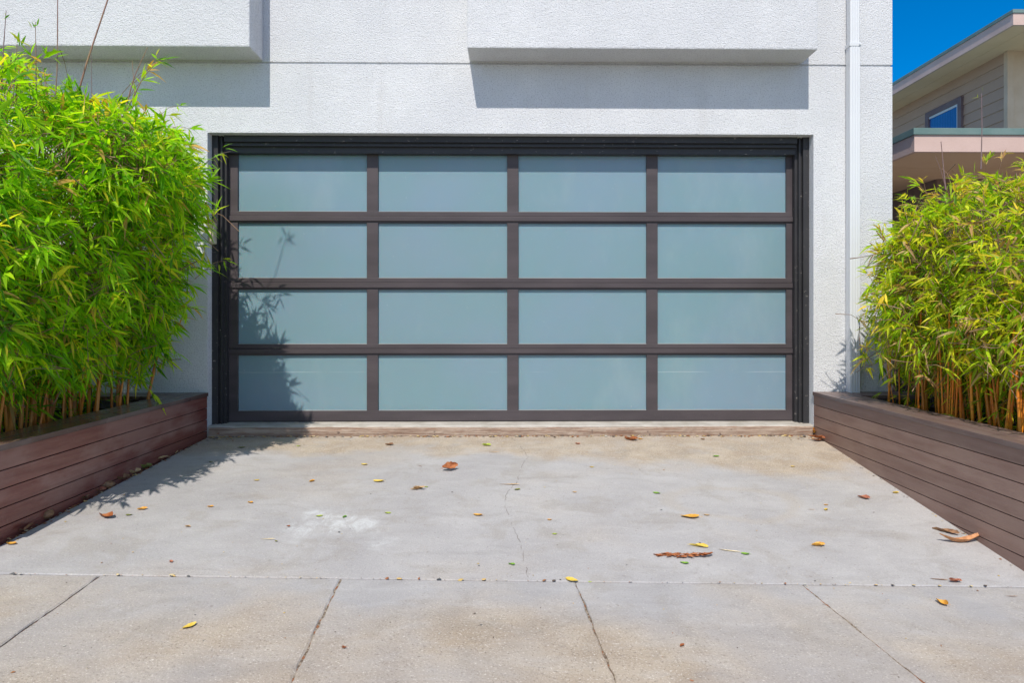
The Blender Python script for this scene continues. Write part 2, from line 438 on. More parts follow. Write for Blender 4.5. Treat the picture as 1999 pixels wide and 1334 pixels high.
# door frame: stepped jambs and head
b = MB()
fy = .085
for sx, X in ((1, OL), (-1, OR)):
    for (w0, w1, y0) in ((0, .052, fy), (.052, .070, fy+.035), (.070, .082, fy+.018), (.082, .105, fy+.055)):
        xa, xb = X+sx*w0, X+sx*w1
        b.box(min(xa, xb), max(xa, xb), y0, .225, .395, OT)
H = [(0, .055, fy), (.055, .075, fy+.03), (.075, .088, fy+.016), (.088, .142, fy+.05)]
for (h0, h1, y0) in H:
    b.box(OL+.105, OR-.105, y0, .225, OT-h1, OT-h0)
b.build('door_frame', jambM, house)
# sill: concrete lip and weathered timber
b = MB(); b.prism([(-.004, .392), (.008, .400), (.5, .414), (.5, .30), (-.004, .30)], 'x', OL, OR); b.build('door_sill', sillC, house)
bm = bmesh.new(); N = 160
ring = [(-.004, .30), (-.034, .30), (-.036, .350), (-.033, .383), (-.024, .390), (-.004, .389)]
rows = []
for i in range(N+1):
    x = OL+.03+(OR-OL-.05)*i/N
    rows.append([bm.verts.new((x, y+rnd.uniform(-.0022, .0022)+.003*math.sin(x*3), z+(rnd.uniform(-.002, .002) if z > .31 else 0)-.003*math.sin(x*1.7+1))) for y, z in ring])
for i in range(N):
    for k in range(len(ring)-1): bm.faces.new((rows[i][k], rows[i+1][k], rows[i+1][k+1], rows[i][k+1]))
bm.faces.new(rows[0]); bm.faces.new(rows[-1][::-1])
bmesh.ops.recalc_face_normals(bm, faces=bm.faces)
me = bpy.data.meshes.new('threshold_timber'); bm.to_mesh(me); bm.free(); link('threshold_timber', me, sillW, house)
# garage door: stiles mesh, rails and panes as pieces
YF, YG = .195, .216
cols = [(-2.424, -1.281), (-1.181, -.032), (.069, 1.215), (1.316, 2.473)]
rowsZ = [(2.28, 2.796), (1.688, 2.177), (1.098, 1.583), (.504, .998)]
X0, X1 = -2.515, 2.541
door = empty('garage_door', (0, .2, .41)); door.parent = house; door.matrix_parent_inverse = parent_matrix(house).inverted()
xsn = [(X0, cols[0][0]), (cols[0][1], cols[1][0]), (cols[1][1], cols[2][0]), (cols[2][1], cols[3][0]), (cols[3][1], X1)]
# each of the five stiles runs in four section-high pieces
for xa, xb in xsn:
    b = MB()
    for (z0, z1) in rowsZ: b.box(xa, xb, YF, YF+.045, z0-.002, z1+.002, .0015)
    b.build('stile', alumM, door)
def rail(z0, z1, lip=True):
    b = MB()
    b.box(X0, X1, YF-.003, YF+.045, z0, z1, .0015)
    if lip: b.box(X0, X1, YF-.009, YF-.003, z0, z0+.4*(z1-z0), .001)
    b.build('rail', alumM, door)
rail(.414, .504, False)
for k in range(3):
    zt, zb = rowsZ[k][0], rowsZ[k+1][1]
    mid = zb+(zt-zb)*.60
    b = MB()
    b.box(X0, X1, YF-.002, YF+.045, mid+.0015, zt, .002)              # bottom rail of the section above
    b.box(X0, X1, YF-.013, YF+.045, zb+.018, mid-.0015, .003)           # meeting rail, sloped forward
    b.box(X0, X1, YF+.002, YF+.045, zb, zb+.018)
    b.build('rail', alumM, door)
rail(2.796, 2.90, False)
for (xa, xb) in cols:
    for (z0, z1) in rowsZ:
        b = MB(); b.box(xa-.006, xb+.006, YG, YG+.008, z0-.006, z1+.006); p = b.build('pane', glassM, door)
beadM = mk_plain('bead', (.32, .34, .33), (.42, .44, .42))
for (xa, xb) in cols:
    for (z0, z1) in rowsZ:
        b = MB(); b.box(xa, xb, YG-.006, YG-.0005, z0, z0+.005); b.build('glazing_bead', beadM, door)
b = MB(); b.box(X0, X1, YF+.004, YF+.04, .400, .4145, .002); b.build('bottom_seal', mk_plain('rubber', (.03, .03, .03), (.05, .05, .05), rough=.7), door)
# downspout
b = MB()
def pipe(xc, hw, y0, y1, z0, z1):
    pts = []
    n = 8
    pts += [(xc-hw, y0+.006), (xc-hw, y1), (xc+hw, y1), (xc+hw, y0+.006)]
    # fluted front
    fr = []
    for i in range(n):
        a = xc+hw-.006-(2*hw-.012)*i/(n-1)
        fr.append((a, y0 if i % 2 == 0 else y0+.0028))
    pts += fr
    return pts
x_c = .5*(2.900+3.003)
b.prism(pipe(x_c, .044, -.088, -.012, 0, 0), 'z', .66, 3.70)
b.prism(pipe(x_c, .040, -.084, -.014, 0, 0), 'z', 3.69, 6.1)
dsp = b.build('downspout', whitemetal, house)
b = MB(); b.box(x_c-.049, x_c+.050, -.090, 0, 3.665, 3.698, .002); b.box(x_c+.03, x_c+.045, -.099, -.093, 3.672, 3.688, .002)
b.build('pipe_strap', whitemetal, dsp)
# keypad
kp = empty('door_keypad', (OL+.01, .05, 1.98), 'small beige keypad box on the left side of the garage opening', 'keypad')
b = MB(); b.box(OL+.001, OL+.043, .012, .085, 1.975, 2.155, .005); b.build('housing', mk_plain('beige_plastic', (.50, .43, .30), (.66, .60, .46), 14, .5), kp)
b = MB(); b.box(OL+.006, OL+.030, .006, .0118, 1.985, 2.145, .002); b.build('cover', mk_plain('tan_cover', (.62, .48, .30), (.74, .66, .50), 22, .5), kp)  # front cover in a lighter tan than the housing

# ------------------------------------------------------------------ neighbouring house
siding = M('taupe_siding')
X_, Y_, Z_ = siding.xyz()[:3]
siding = siding.out(siding.mix(siding.noise(2, 4), (.45, .30, .215), (.51, .35, .26)), .7)
pinkM = mk_plain('pink_beige_trim', (.55, .40, .35), (.62, .46, .41), 2, .65)
soffM = mk_plain('soffit_paint', (.76, .54, .36), (.82, .60, .42), 1, .7)
tealM = mk_plain('green_roof_edge', (.12, .20, .19), (.16, .24, .23), 4, .6)
cornerM = mk_plain('cream_corner', (.62, .46, .32), (.68, .52, .38), 3, .6)
nb = empty('neighbour_house', (12, 8, .2), 'taupe lap sided house beyond the right corner with pink beige eaves', 'house')
def at(px, py, depth):                  # point at a given distance in front of the camera
    return P(px, py, Y=depth-D)
dl = 8.0; Yl = dl-D
lx = at(1785, 263, dl).x; zt = at(1785, 250, dl).z; zm = at(1785, 263, dl).z; zb = at(1785, 296, dl).z
ux = 10.25; du = 12.5; Yu = du-D
ex = at(1978, 30, du).x; ezt = at(1978, 18, du).z; ezm = at(1978, 25, du).z; ezb = at(1978, 48, du).z
# lower storey walls
b = MB(); b.box(6.15, 18, Yl+1.65, 20, 0, zb+.02); b.build('lower_wall', mk_plain('brown_wall', (.20, .145, .12), (.25, .18, .15), 2, .7), nb)
# lower roof slab with trims
r = MB(); r.box(lx+.05, 18, Yl+.05, 20, zm-.12, zt-.01); rf = r.build('lower_roof', tealM, nb)
b = MB(); b.box(lx, 18, Yl, Yl+.05, zb, zm); b.box(lx, lx+.05, Yl+.05, 20, zb, zm); b.build('fascia', pinkM, rf)
b = MB(); b.box(lx-.02, 18, Yl-.02, Yl+.05, zm, zt, .004); b.box(lx-.02, lx+.049, Yl+.05, 20, zm, zt, .004); b.build('roof_edge', tealM, rf)
b = MB()
for i in range(16):
    b.box(lx+.053, 18, Yl+.053+i*.9, Yl+.053+i*.9+.894, zb+.012, zb+.03)
b.build('soffit', soffM, rf)
# upper storey: side wall with lap boards
b = MB(); yw = at(1986, 300, 0).y
Yc = 13.75-D
zt2 = ezb+.02
nbd = 14; ex_p = (zt2-(zt-.05))/nbd
for i in range(nbd):
    z0 = zt-.05+i*ex_p
    b.prism([(ux-.022, z0), (ux, z0+ex_p), (ux+.12, z0+ex_p), (ux+.12, z0)], 'y', Yc+.09, 24)
wl = b.build('upper_wall', siding, nb)
b = MB(); b.box(ux-.035, ux+.10, Yc-.02, Yc+.09, zt-.05, zt2, .004); b.build('corner_board', cornerM, wl)
b = MB(); b.box(ux+.10, 18, Yc+.02, Yc+.2, zt-.05, zt2); b.build('front_wall', cornerM, nb)
# upper window
wy0 = P(1882, 200, X=ux).y; wy1 = P(1811, 230, X=ux).y; wz1 = P(1882, 187, X=ux).z; wz0 = wz1-1.15
win = MB(); tk = .13
win.box(ux-.07, ux, wy0, wy0+tk, wz0, wz1, .004); win.box(ux-.07, ux, wy1-tk, wy1, wz0, wz1, .004)
win.box(ux-.072, ux, wy0+tk, wy1-tk, wz1-tk, wz1, .004); win.box(ux-.072, ux, wy0+tk, wy1-tk, wz0, wz0+tk, .004)
wn = win.build('window', mk_plain('brown_frame', (.16, .11, .12), (.2, .15, .16), 3, .6), nb)
b = MB(); b.box(ux-.05, ux-.03, wy0+tk, wy0+tk+.05, wz0+tk, wz1-tk); b.box(ux-.05, ux-.03, wy0+tk+.05, wy1-tk, wz1-tk-.05, wz1-tk); b.build('sash', whitemetal, wn)
gm = M('window_glass'); gm = gm.out((.03, .09, .26), .06, gm.bump(gm.n('ShaderNodeTexWave').outputs[0], .0, .0), Specular_IOR_Level=1., Coat_Weight=1.)
b = MB(); b.box(ux-.032, ux-.022, wy0+tk, wy1-tk, wz0+tk, wz1-tk); b.build('pane', gm, wn)
bl = MB(); yy = wy0+tk
while yy < wy1-tk: bl.box(ux-.0335, ux-.032, yy, yy+.03, wz0+tk, wz1-tk-.05); yy += .06
bl.build('blind', mk_plain('blue_blind', (.035, .12, .38), (.045, .14, .42), 3, .2), wn)
# upper roof
r = MB(); r.box(ex+.05, 18, Yu+.05, 24.5, ezm-.15, ezt-.01); rf = r.build('upper_roof', tealM, nb)
b = MB(); b.box(ex, 18, Yu, Yu+.05, ezb, ezm); b.box(ex, ex+.05, Yu+.05, 24.5, ezb, ezm); b.build('fascia', pinkM, rf)
b = MB(); b.box(ex-.02, 18, Yu-.02, Yu+.05, ezm, ezt, .004); b.box(ex-.02, ex+.049, Yu+.05, 24.5, ezm, ezt, .004); b.build('roof_edge', tealM, rf)
b = MB(); b.box(ex+.053, ex+.45, Yu+.053, 24.4, ezb+.012, ezb+.03); b.box(ex+.457, 18, Yu+.053, 24.4, ezb+.012, ezb+.03); b.build('soffit', soffM, rf)

fn_ = empty('added_side_fence', (4.7, .4, .2), 'added low dark brown board fence that darkens the gap between the two houses behind the yellowish bamboo', 'fence')  # added boards that darken the bright gap behind the right-hand canes
fm = mk_plain('added_fence_boards', (.06, .042, .034), (.10, .07, .055), 6, .8, .004, 40, stretch=(1, 1, 6))
b = MB()
for i in range(19): b.box(3.35+i*.145, 3.35+i*.145+.139, .42, .44, -.1, 1.02+.004*(i % 3), .002)
b.build('board_panel', fm, fn_)
for xp in (3.37, 4.7, 6.02):
    b = MB(); b.box(xp-.04, xp+.04, .445, .525, -.1, 1.06, .004); b.build('post', fm, fn_)
# ------------------------------------------------------------------ planters
def planter(name, sx, xin, yend, mat, label, xout, capw, grooves):
    X = xin
    root = empty(name, (sx*(abs(xin)+xout)/2, yend/2, .2), label, 'planter')
    def bx(b, xa, xb, *r, **k): b.box(min(xa, xb), max(xa, xb), *r, **k)
    ct = .692; cb = .660
    zs = [cb-.001]+grooves
    b = MB()
    for zt_, zb_ in zip(zs[:-1], zs[1:]):
        bx(b, X, X+sx*.022, yend, -.006, zb_+.0045, zt_-.0005, bev=.0022)
        bx(b, X+sx*.024, sx*xout, yend, yend+.022, zb_+.0045, zt_-.0005, bev=.0022)
        bx(b, sx*(xout-.022), sx*xout, yend+.024, -.006, zb_+.0045, zt_-.0005, bev=.0022)
    sd = b.build('side_boards', mat, root)
    b = MB(); bx(b, X+sx*.026, X+sx*.036, yend+.03, -.02, -.1, cb-.002); bx(b, X+sx*.04, sx*(xout-.04), yend+.028, yend+.038, -.1, cb-.002)
    b.build('backing', blackM, root)
    # cap: two boards wide along the drive, one deep board along the wall
    b = MB()
    o = .012; w1 = capw*.50
    bx(b, X-sx*o, X-sx*o+sx*w1, yend-.01, -.006, cb, ct, bev=.004)
    bx(b, X-sx*o+sx*(w1+.004), X-sx*o+sx*capw, yend-.01, -.006, cb, ct, bev=.003)
    xi = X-sx*o+sx*(capw+.004)
    bx(b, xi, sx*xout, -.145, -.006, cb, ct, bev=.003)
    bx(b, xi, sx*xout, -.288, -.149, cb, ct, bev=.003)
    bx(b, xi, sx*xout, yend-.01, yend+.14, cb, ct, bev=.003)
    bx(b, sx*(xout-.14), sx*xout, yend+.144, -.292, cb, ct, bev=.003)
    b.build('cap', capL if sx < 0 else capM, root)
    b = MB(); bx(b, X+sx*.04, sx*(xout-.04), yend+.04, -.02, .3, .56); 
    b.build('soil', soilM, root)
    return root
GR = [.576, .482, .388, .295, .201, .108, .014, -.08]
GL = [.555, .459, .362, .266, .17, .07]
planter('bamboo_planter', -1, -2.604, -2.62, plL, 'reddish brown board planter left of the driveway under the green bamboo', 4.7, .27, GL)
planter('bamboo_planter', 1, 2.63, -2.53, plR, 'dull brown board planter right of the driveway under the yellowish bamboo', 4.7, .27, GR)

# ------------------------------------------------------------------ bamboo
def unit(a): return a/np.maximum(np.linalg.norm(a, axis=-1, keepdims=True), 1e-9)
def tubes(paths, radii, sides=4):
    """paths: list of (n,3) arrays; radii: list of (n,) arrays -> V,F"""
    V, F, base = [], [], 0
    for pth, rad in zip(paths, radii):
        n = len(pth); d = np.gradient(pth, axis=0); d = unit(d)
        up = np.tile(np.array([0, 0, 1.]), (n, 1)); up[np.abs(d[:, 2]) > .9] = (1, 0, 0)
        a = unit(np.cross(d, up)); c = np.cross(d, a)
        th = np.arange(sides)*2*math.pi/sides
        ringv = pth[:, None, :]+rad[:, None, None]*(np.cos(th)[None, :, None]*a[:, None, :]+np.sin(th)[None, :, None]*c[:, None, :])
        V.append(ringv.reshape(-1, 3))
        i, k = np.meshgrid(np.arange(n-1), np.arange(sides), indexing='ij')
        q = np.stack([i*sides+k, i*sides+(k+1) % sides, (i+1)*sides+(k+1) % sides, (i+1)*sides+k], -1).reshape(-1, 4)+base
        F.append(q); base += n*sides
    return np.concatenate(V), np.concatenate(F)
LEAFU = np.array([0, .28, .28, .28, .62, .62, .62, 1.0]); 
LEAFS = np.array([0, -1, 0, 1, -.72, 0, .72, 0]); LEAFH = np.array([0, .25, 0, .25, .2, 0, .2, 0])
LT = np.array([[0, 2, 1], [0, 3, 2], [4, 5, 7], [5, 6, 7]]); LQ = np.array([[1, 2, 5, 4], [2, 3, 6, 5]])
def leaves(base, dirn, length, width, rs, droop=.25):
    n = len(base)
    d = unit(dirn); r0 = unit(rs.normal(size=(n, 3))*.55+np.array([0, 0, 1.]))
    side = unit(np.cross(d, r0)); up = np.cross(side, d)
    u = LEAFU[None, :, None]; s = LEAFS[None, :, None]; h = LEAFH[None, :, None]
    L = length[:, None, None]; W = width[:, None, None]
    V = base[:, None, :]+d[:, None, :]*L*u+side[:, None, :]*W*s*.5+up[:, None, :]*W*h*.6
    V[:, :, 2] -= (L*droop*(u**2)*rs.uniform(.2, 1.5, (n, 1, 1)))[:, :, 0]
    off = (np.arange(n)*8)[:, None, None]
    return V.reshape(-1, 3), (LT[None]+off).reshape(-1, 3), (LQ[None]+off).reshape(-1, 4)
def lumps(p, seed):
    r = np.random.RandomState(seed); v = np.zeros(len(p))
    for k in range(14):
        w_ = r.normal(size=3)*(2.2+k*.55); v += np.sin(p@w_+r.uniform(0, 6.28))/(1+.10*k)
    return v/5.0
def bamboo(name, label, ells, nclu, palette, weights, seed, leafmat, culmmat, xin, xsgn, xout, yr, nculm, nstick, leaflen, extra, droopdir=.16, dens=-.42):
    rs = np.random.RandomState(seed)
    E = np.array([e[:6] for e in ells]); E[:, 0] += .05*(xsgn > 0); wgt = np.array([e[3]*e[5]+e[4]*e[5] for e in ells]); wgt /= wgt.sum()
    P_, N_, DEP = [], [], []
    tot = 0
    while tot < nclu:
        n = nclu
        k = rs.choice(len(E), n, p=wgt); dr = unit(rs.normal(size=(n, 3)))
        rad = 1-np.abs(rs.normal(size=n))*.20
        rad += .17*lumps(dr*2.6+k[:, None]*5, seed+5)+rs.exponential(.035, n)
        deep = rs.rand(n) < .22; rad[deep] = rs.uniform(.35, .8, deep.sum())
        p = E[k, :3]+dr*E[k, 3:]*rad[:, None]
        q = ((p[:, None, :]-E[None, :, :3])/E[None, :, 3:]); rr = np.sqrt((q**2).sum(-1))
        ok = (rr.min(1) > np.where(deep, .30, .74))
        ok &= deep | (lumps(p*2.1, seed+9) > dens+rs.uniform(-.2, .2, n))
        ok &= (p[:, 1] < -.03)
        nrm = unit(dr/E[k, 3:])
        back = (nrm[:, 0]*xsgn > .35)              # far side of the hedge needs fewer
        ok &= ~(back & (rs.rand(n) < .55))
        P_.append(p[ok]); N_.append(nrm[ok]); tot += ok.sum()
    p = np.concatenate(P_)[:nclu]; nrm = np.concatenate(N_)[:nclu]
    # twig direction: outward, up at the top, hanging lower down
    d = unit(nrm+rs.normal(size=p.shape)*.55+np.array([0, 0, -.15]))
    nf = nclu//7                              # leaves low down at the back, between the canes
    fp = np.stack([xin+xsgn*rs.uniform(.50, 1.3, nf), rs.uniform(yr[0], yr[1]+.1, nf), rs.uniform(.60, 1.25, nf)], 1)
    p[:nf] = fp
    nh = nclu//(15 if xsgn < 0 else 26)                             # skirts of leaves hanging over the front of the canes
    p[nf:nf+nh] = np.stack([xin-xsgn*rs.uniform(-.25, .16, nh), rs.uniform(yr[0]-.2, yr[1], nh), rs.uniform(.95 if xsgn < 0 else 1.0, 1.28, nh)+.12*np.sin(np.arange(nh))], 1)
    d[nf:nf+nh, 2] -= .5; d = unit(d)
    if xsgn > 0:
        p[nf+nh:nf+nh+420] = np.stack([rs.uniform(3.28, 4.5, 420), rs.uniform(-.26, -.05, 420), rs.uniform(.60, 1.15, 420)], 1)
    if len(extra[0]): p = np.concatenate([p, extra[0]]); d = np.concatenate([d, extra[1]])
    n = len(p)
    # twigs
    paths, radii = [], []
    sel = rs.rand(n) < .55; sel[nclu:] = True
    for i in np.nonzero(sel)[0]:
        L = rs.uniform(.10, .26) if i < nclu else .28
        a = p[i]-d[i]*L-np.array([0, 0, L*.25]); m_ = p[i]-d[i]*L*.45+np.array([0, 0, L*.02])
        paths.append(np.array([a, m_, p[i]])); radii.append(np.array([.0028, .002, .0011]))
    # leaf fans
    per = rs.randint(4, 8, n); idx = np.repeat(np.arange(n), per)
    nl = len(idx)
    side = unit(np.cross(d, rs.normal(size=d.shape))); 
    flat = unit(side*np.array([1, 1, .45]))
    ang = rs.uniform(-1.15, 1.15, nl)
    back = rs.uniform(0, .07, nl)
    dl_ = d[idx]*np.cos(ang)[:, None]+flat[idx]*np.sin(ang)[:, None]+rs.normal(size=(nl, 3))*.22
    dl_ = unit(dl_); dl_[:, 2] -= droopdir*rs.uniform(0, 1.2, nl)
    base = p[idx]-d[idx]*back[:, None]
    ln = leaflen*rs.uniform(.45, 1.35, nl); wd = ln*rs.uniform(.115, .185, nl)
    V, T, Q = leaves(base, dl_, ln, wd, rs)
    pal = np.array(palette); cw = np.array(weights)/sum(weights)
    # colour varies by twig, with patches and single odd leaves
    cc = pal[rs.choice(len(pal), n, p=cw)][idx]
    odd = rs.rand(nl) < .3; cc[odd] = pal[rs.choice(len(pal), odd.sum(), p=cw)]
    cc = cc*rs.uniform(.7, 1.25, nl)[:, None]
    root = empty(name, ((xin+xsgn*xout)/2, yr[0]/2, .56), label, 'bamboo')
    np_mesh('leaves', V, [T, Q], leafmat, root, tint=np.repeat(np.clip(cc, 0, 1), 8, 0))
    # thin dead sticks through the crown
    paths = [np.array([q[0], (q[0]+q[1])/2, q[1], (q[1]+q[2])/2, q[2]]) for q in paths]; radii = [np.array([.0028, .0024, .002, .0016, .0011])]*len(paths)
    for i in range(nstick):
        j = rs.randint(0, nclu); c = p[j]; dd = unit(d[j]+rs.normal(size=3)*.8+np.array([0, 0, .6])); L = rs.uniform(.10, .26)
        t = np.linspace(-1, .12, 5)[:, None]
        cur = rs.normal(size=3)*.05
        paths.append(c+dd*L*t+cur*(t**2)); radii.append(np.linspace(.0038, .0015, 5))
    V, F = tubes(paths, radii, 4); np_mesh('twigs', V, [F], twigM, root, smooth=True)
    # culms
    top = np.array([E[:, 0].mean(), 0, 0])
    for i in range(nculm):
        near = rs.rand() < .72
        x = xin+xsgn*(rs.uniform(.015, .32) if near else rs.uniform(.32, 1.3)); y = rs.uniform(*yr)
        lean = rs.uniform(-.10, .22)*(-xsgn); ly = rs.uniform(-.16, .16)
        zt_ = (rs.uniform(1.35, 2.0) if near else rs.uniform(1.5, 2.4)) if xsgn < 0 else rs.uniform(1.15, 1.65)
        if xsgn > 0: lean *= .5
        z = np.arange(.55, zt_, .055); t = (z-.55)
        pth = np.stack([x+lean*t*.6+lean*.1*t*t, y+ly*t, z], 1)
        r0 = rs.choice([.0065, .009, .012, .016], p=[.35, .35, .2, .1]) if xsgn < 0 else rs.choice([.004, .006, .009, .012], p=[.3, .35, .25, .1])
        if xsgn > 0: ly *= 2.2
        rad = r0*(1-.35*t/t.max()); rad *= 1+.16*((np.arange(len(z)) % 3) == 0)
        V, F = tubes([pth], [rad], 8); c = np_mesh('culm', V, [F], culmmat, root, smooth=True)
    # low shoots and dry litter leaves between the culms
    m = int(nculm*.9)
    bp = np.stack([xin+xsgn*rs.uniform(.0, .5, m), rs.uniform(*yr, m), rs.uniform(.60, .95, m)], 1)
    bd = unit(np.stack([-xsgn*rs.uniform(0, 1, m), rs.normal(size=m)*.7, rs.uniform(-.5, .8, m)], 1))
    per = rs.randint(3, 6, m); idx = np.repeat(np.arange(m), per)
    dl_ = unit(bd[idx]+rs.normal(size=(len(idx), 3))*.55)
    ln = leaflen*rs.uniform(.6, 1.1, len(idx))
    V, T, Q = leaves(bp[idx], dl_, ln, ln*.14, rs)
    cc = pal[rs.choice(len(pal), len(idx), p=cw)]*rs.uniform(.6, 1.1, len(idx))[:, None]
    np_mesh('low_leaves', V, [T, Q], leafmat, root, tint=np.repeat(np.clip(cc, 0, 1), 8, 0))
    return root
def shoots(root, defs, tufts, leafmat, rs, cols_):
    for pts, r0 in defs:
        pts = np.array([tuple(q) for q in pts]); 
        t = np.linspace(0, len(pts)-1, 14); pp = np.stack([np.interp(t, np.arange(len(pts)), pts[:, k]) for k in range(3)], 1)
        rad = np.linspace(r0, r0*.45, 14)*(1+.18*(np.arange(14) % 4 == 0))
        V, F = tubes([pp], [rad], 6); np_mesh('shoot', V, [F], shootM, root, smooth=True)
    B, Dd, Ln = [], [], []
    for c, dirn, n, L in tufts:
        for i in range(n):
            B.append(np.array(c)+rs.normal(size=3)*.012); Dd.append(unit(np.array(dirn)*1.3+rs.normal(size=3)*.75)); Ln.append(L*rs.uniform(.7, 1.2))
    B, Dd, Ln = np.array(B), np.array(Dd), np.array(Ln)
    V, T, Q = leaves(B, Dd, Ln, Ln*.15, rs)
    cc = np.array(cols_)[rs.randint(0, len(cols_), len(B))]
    np_mesh('shoot_leaves', V, [T, Q], leafmat, root, tint=np.repeat(cc, 8, 0))
palL = [(.20, .46, .012), (.32, .60, .015), (.46, .70, .02), (.60, .72, .03), (.78, .68, .05), (.10, .28, .015), (.62, .38, .12)]
wL = [20, 27, 24, 12, 5, 10, 6]
palR = [(.28, .48, .015), (.42, .60, .02), (.58, .66, .03), (.72, .68, .04), (.82, .62, .07), (.14, .28, .02), (.72, .50, .26), (.50, .29, .14)]
wR = [16, 22, 22, 13, 5, 8, 8, 6]
ellL = [(-3.2, -.95, 2.02, .92, .72, .90), (-3.25, -1.65, 1.98, .92, .75, .92), (-3.3, -2.35, 1.85, .85, .62, .86),
        (-2.95, -.75, 1.45, .42, .5, .45), (-3.0, -1.5, 1.35, .45, .6, .42), (-2.75, -1.0, 2.25, .5, .5, .45), (-2.52, -1.45, 2.3, .46, .45, .42), (-3.05, -2.2, 1.3, .45, .5, .38)]
rsx = np.random.RandomState(77)
def sprigs(lst, Y):
    a, dd = [], []
    for (px, py, dx, dz) in lst:
        q = P(px, py, Y=Y); a.append(np.array(q)); dd.append(unit(np.array([dx, rsx.uniform(-.4, .1), dz])))
    return np.array(a), np.array(dd)
exL = sprigs([(330, 112, 1, .5), (300, 130, .8, .4), (285, 150, .6, .6), (268, 175, .6, .3), (355, 205, 1, .1), (340, 225, 1, 0), (375, 252, 1, -.2), (372, 285, 1, -.3),
              (385, 320, 1, .1), (398, 350, 1, 0), (392, 395, 1, -.2), (400, 430, 1, 0), (395, 470, 1, -.2), (405, 510, 1, -.1), (380, 560, 1, -.4), (372, 600, 1, -.5), (345, 690, .6, -.8), (300, 770, .6, -.6)], -.75)
bL = bamboo('bamboo_clump', 'dense bright green bamboo bursting from the planter left of the driveway', ellL, 10800, palL, wL, 11, leafL, culmL,
            -2.875, -1, 4.5, (-2.45, -.35), 75, 800, .116, exL)
# tall bare canes and overhanging sprays of the left clump
c3 = lambda px, py, Y: np.array(P(px, py, Y=Y))
shoots(bL, [([c3(103, 260, -1.7), c3(112, 130, -1.7), c3(113, -160, -1.7)], .0042), ([c3(130, 260, -1.5), c3(170, 120, -1.5), c3(240, -90, -1.45), c3(300, -230, -1.4)], .0060),
            ([c3(3, 200, -2.0), c3(7, 90, -2.0), c3(12, 20, -2.0)], .0035), ([c3(71, 200, -1.8), c3(70, 110, -1.8), c3(69, 42, -1.8)], .0032),
            ([c3(25, 200, -1.9), c3(30, 130, -1.9), c3(33, 85, -1.9)], .0030), ([c3(180, 240, -1.5), c3(178, 105, -1.5)], .0028),
            ([c3(240, 230, -1.3), c3(262, 150, -1.3), c3(288, 92, -1.3)], .0042), ([c3(242, 225, -1.3), c3(280, 150, -1.3), c3(305, 122, -1.3)], .0036),
            ([c3(370, 345, -.6), c3(405, 315, -.6), c3(430, 300, -.6), c3(455, 294, -.6)], .0026), ([c3(380, 545, -.6), c3(420, 512, -.6), c3(455, 507, -.6)], .0026),
            ([c3(270, 230, -.9), c3(262, 170, -.9), c3(258, 118, -.9)], .003)],
       [(c3(12, 35, -2.0), (0, 0, 1), 4, .05), (c3(69, 55, -1.8), (.2, 0, .8), 5, .06), (c3(33, 82, -1.9), (.1, 0, .4), 7, .08), (c3(100, 110, -1.7), (.5, 0, .5), 6, .09), (c3(308, 120, -1.3), (1, 0, .3), 8, .09),
        (c3(430, 300, -.6), (.6, 0, -.6), 4, .085), (c3(418, 306, -.6), (.6, 0, -.6), 4, .085), (c3(436, 297, -.6), (1, 0, .1), 2, .09), (c3(408, 325, -.6), (.6, 0, -.8), 3, .09), (c3(445, 508, -.6), (.8, 0, -.5), 4, .085), (c3(430, 511, -.6), (.4, 0, -.9), 4, .085), (c3(450, 507, -.6), (1, 0, .1), 2, .08),
        (c3(300, -230, -1.4), (.7, 0, .2), 8, .10)],
       leafL, np.random.RandomState(3), [(.20, .42, .02), (.32, .50, .03), (.45, .48, .03), (.12, .30, .02)])
ellR = [(3.45, -1.00, 1.58, .80, .62, .80), (3.55, -1.60, 1.58, .82, .62, .80), (3.6, -2.15, 1.52, .80, .55, .76), (3.05, -.95, 1.55, .40, .45, .62), (3.2, -1.7, 1.25, .38, .5, .45), (4.0, -1.3, 1.6, .6, .7, .75), (3.3, -2.3, 1.35, .36, .4, .5)]
exR = sprigs([(1765, 375, -1, .4), (1785, 350, -.7, .8), (1722, 435, -1, .1), (1712, 480, -1, 0), (1702, 520, -1, -.1), (1695, 560, -1, -.3), (1690, 600, -1, -.3), (1705, 640, -1, -.5), (1715, 700, -.6, -.8), (1745, 740, -.3, -1), (1800, 345, -.4, 1), (1925, 310, -.2, 1), (1960, 300, .2, 1)], -1.0)
_w = [sprigs([(px, py, -1, dz)], Yw) for px, py, dz, Yw in [(1698, 560, 0, -.45), (1706, 590, -.2, -.4), (1692, 610, -.1, -.5), (1712, 625, -.3, -.38), (1722, 600, -.1, -.42), (1700, 640, -.4, -.5), (1716, 655, -.3, -.4), (1728, 570, .1, -.4), (1710, 540, .1, -.45), (1730, 640, -.2, -.38), (1722, 675, -.6, -.45), (1735, 610, 0, -.35), (1738, 560, .1, -.35), (1690, 585, 0, -.5)]]
exR = (np.concatenate([exR[0]]+[q[0] for q in _w]), np.concatenate([exR[1]]+[q[1] for q in _w]))
bR = bamboo('bamboo_clump', 'yellowish drier bamboo with orange canes in the planter right of the driveway', ellR, 9000, palR, wR, 23, leafR, culmR,
            2.905, 1, 4.5, (-2.3, -.5), 98, 1500, .097, exR)
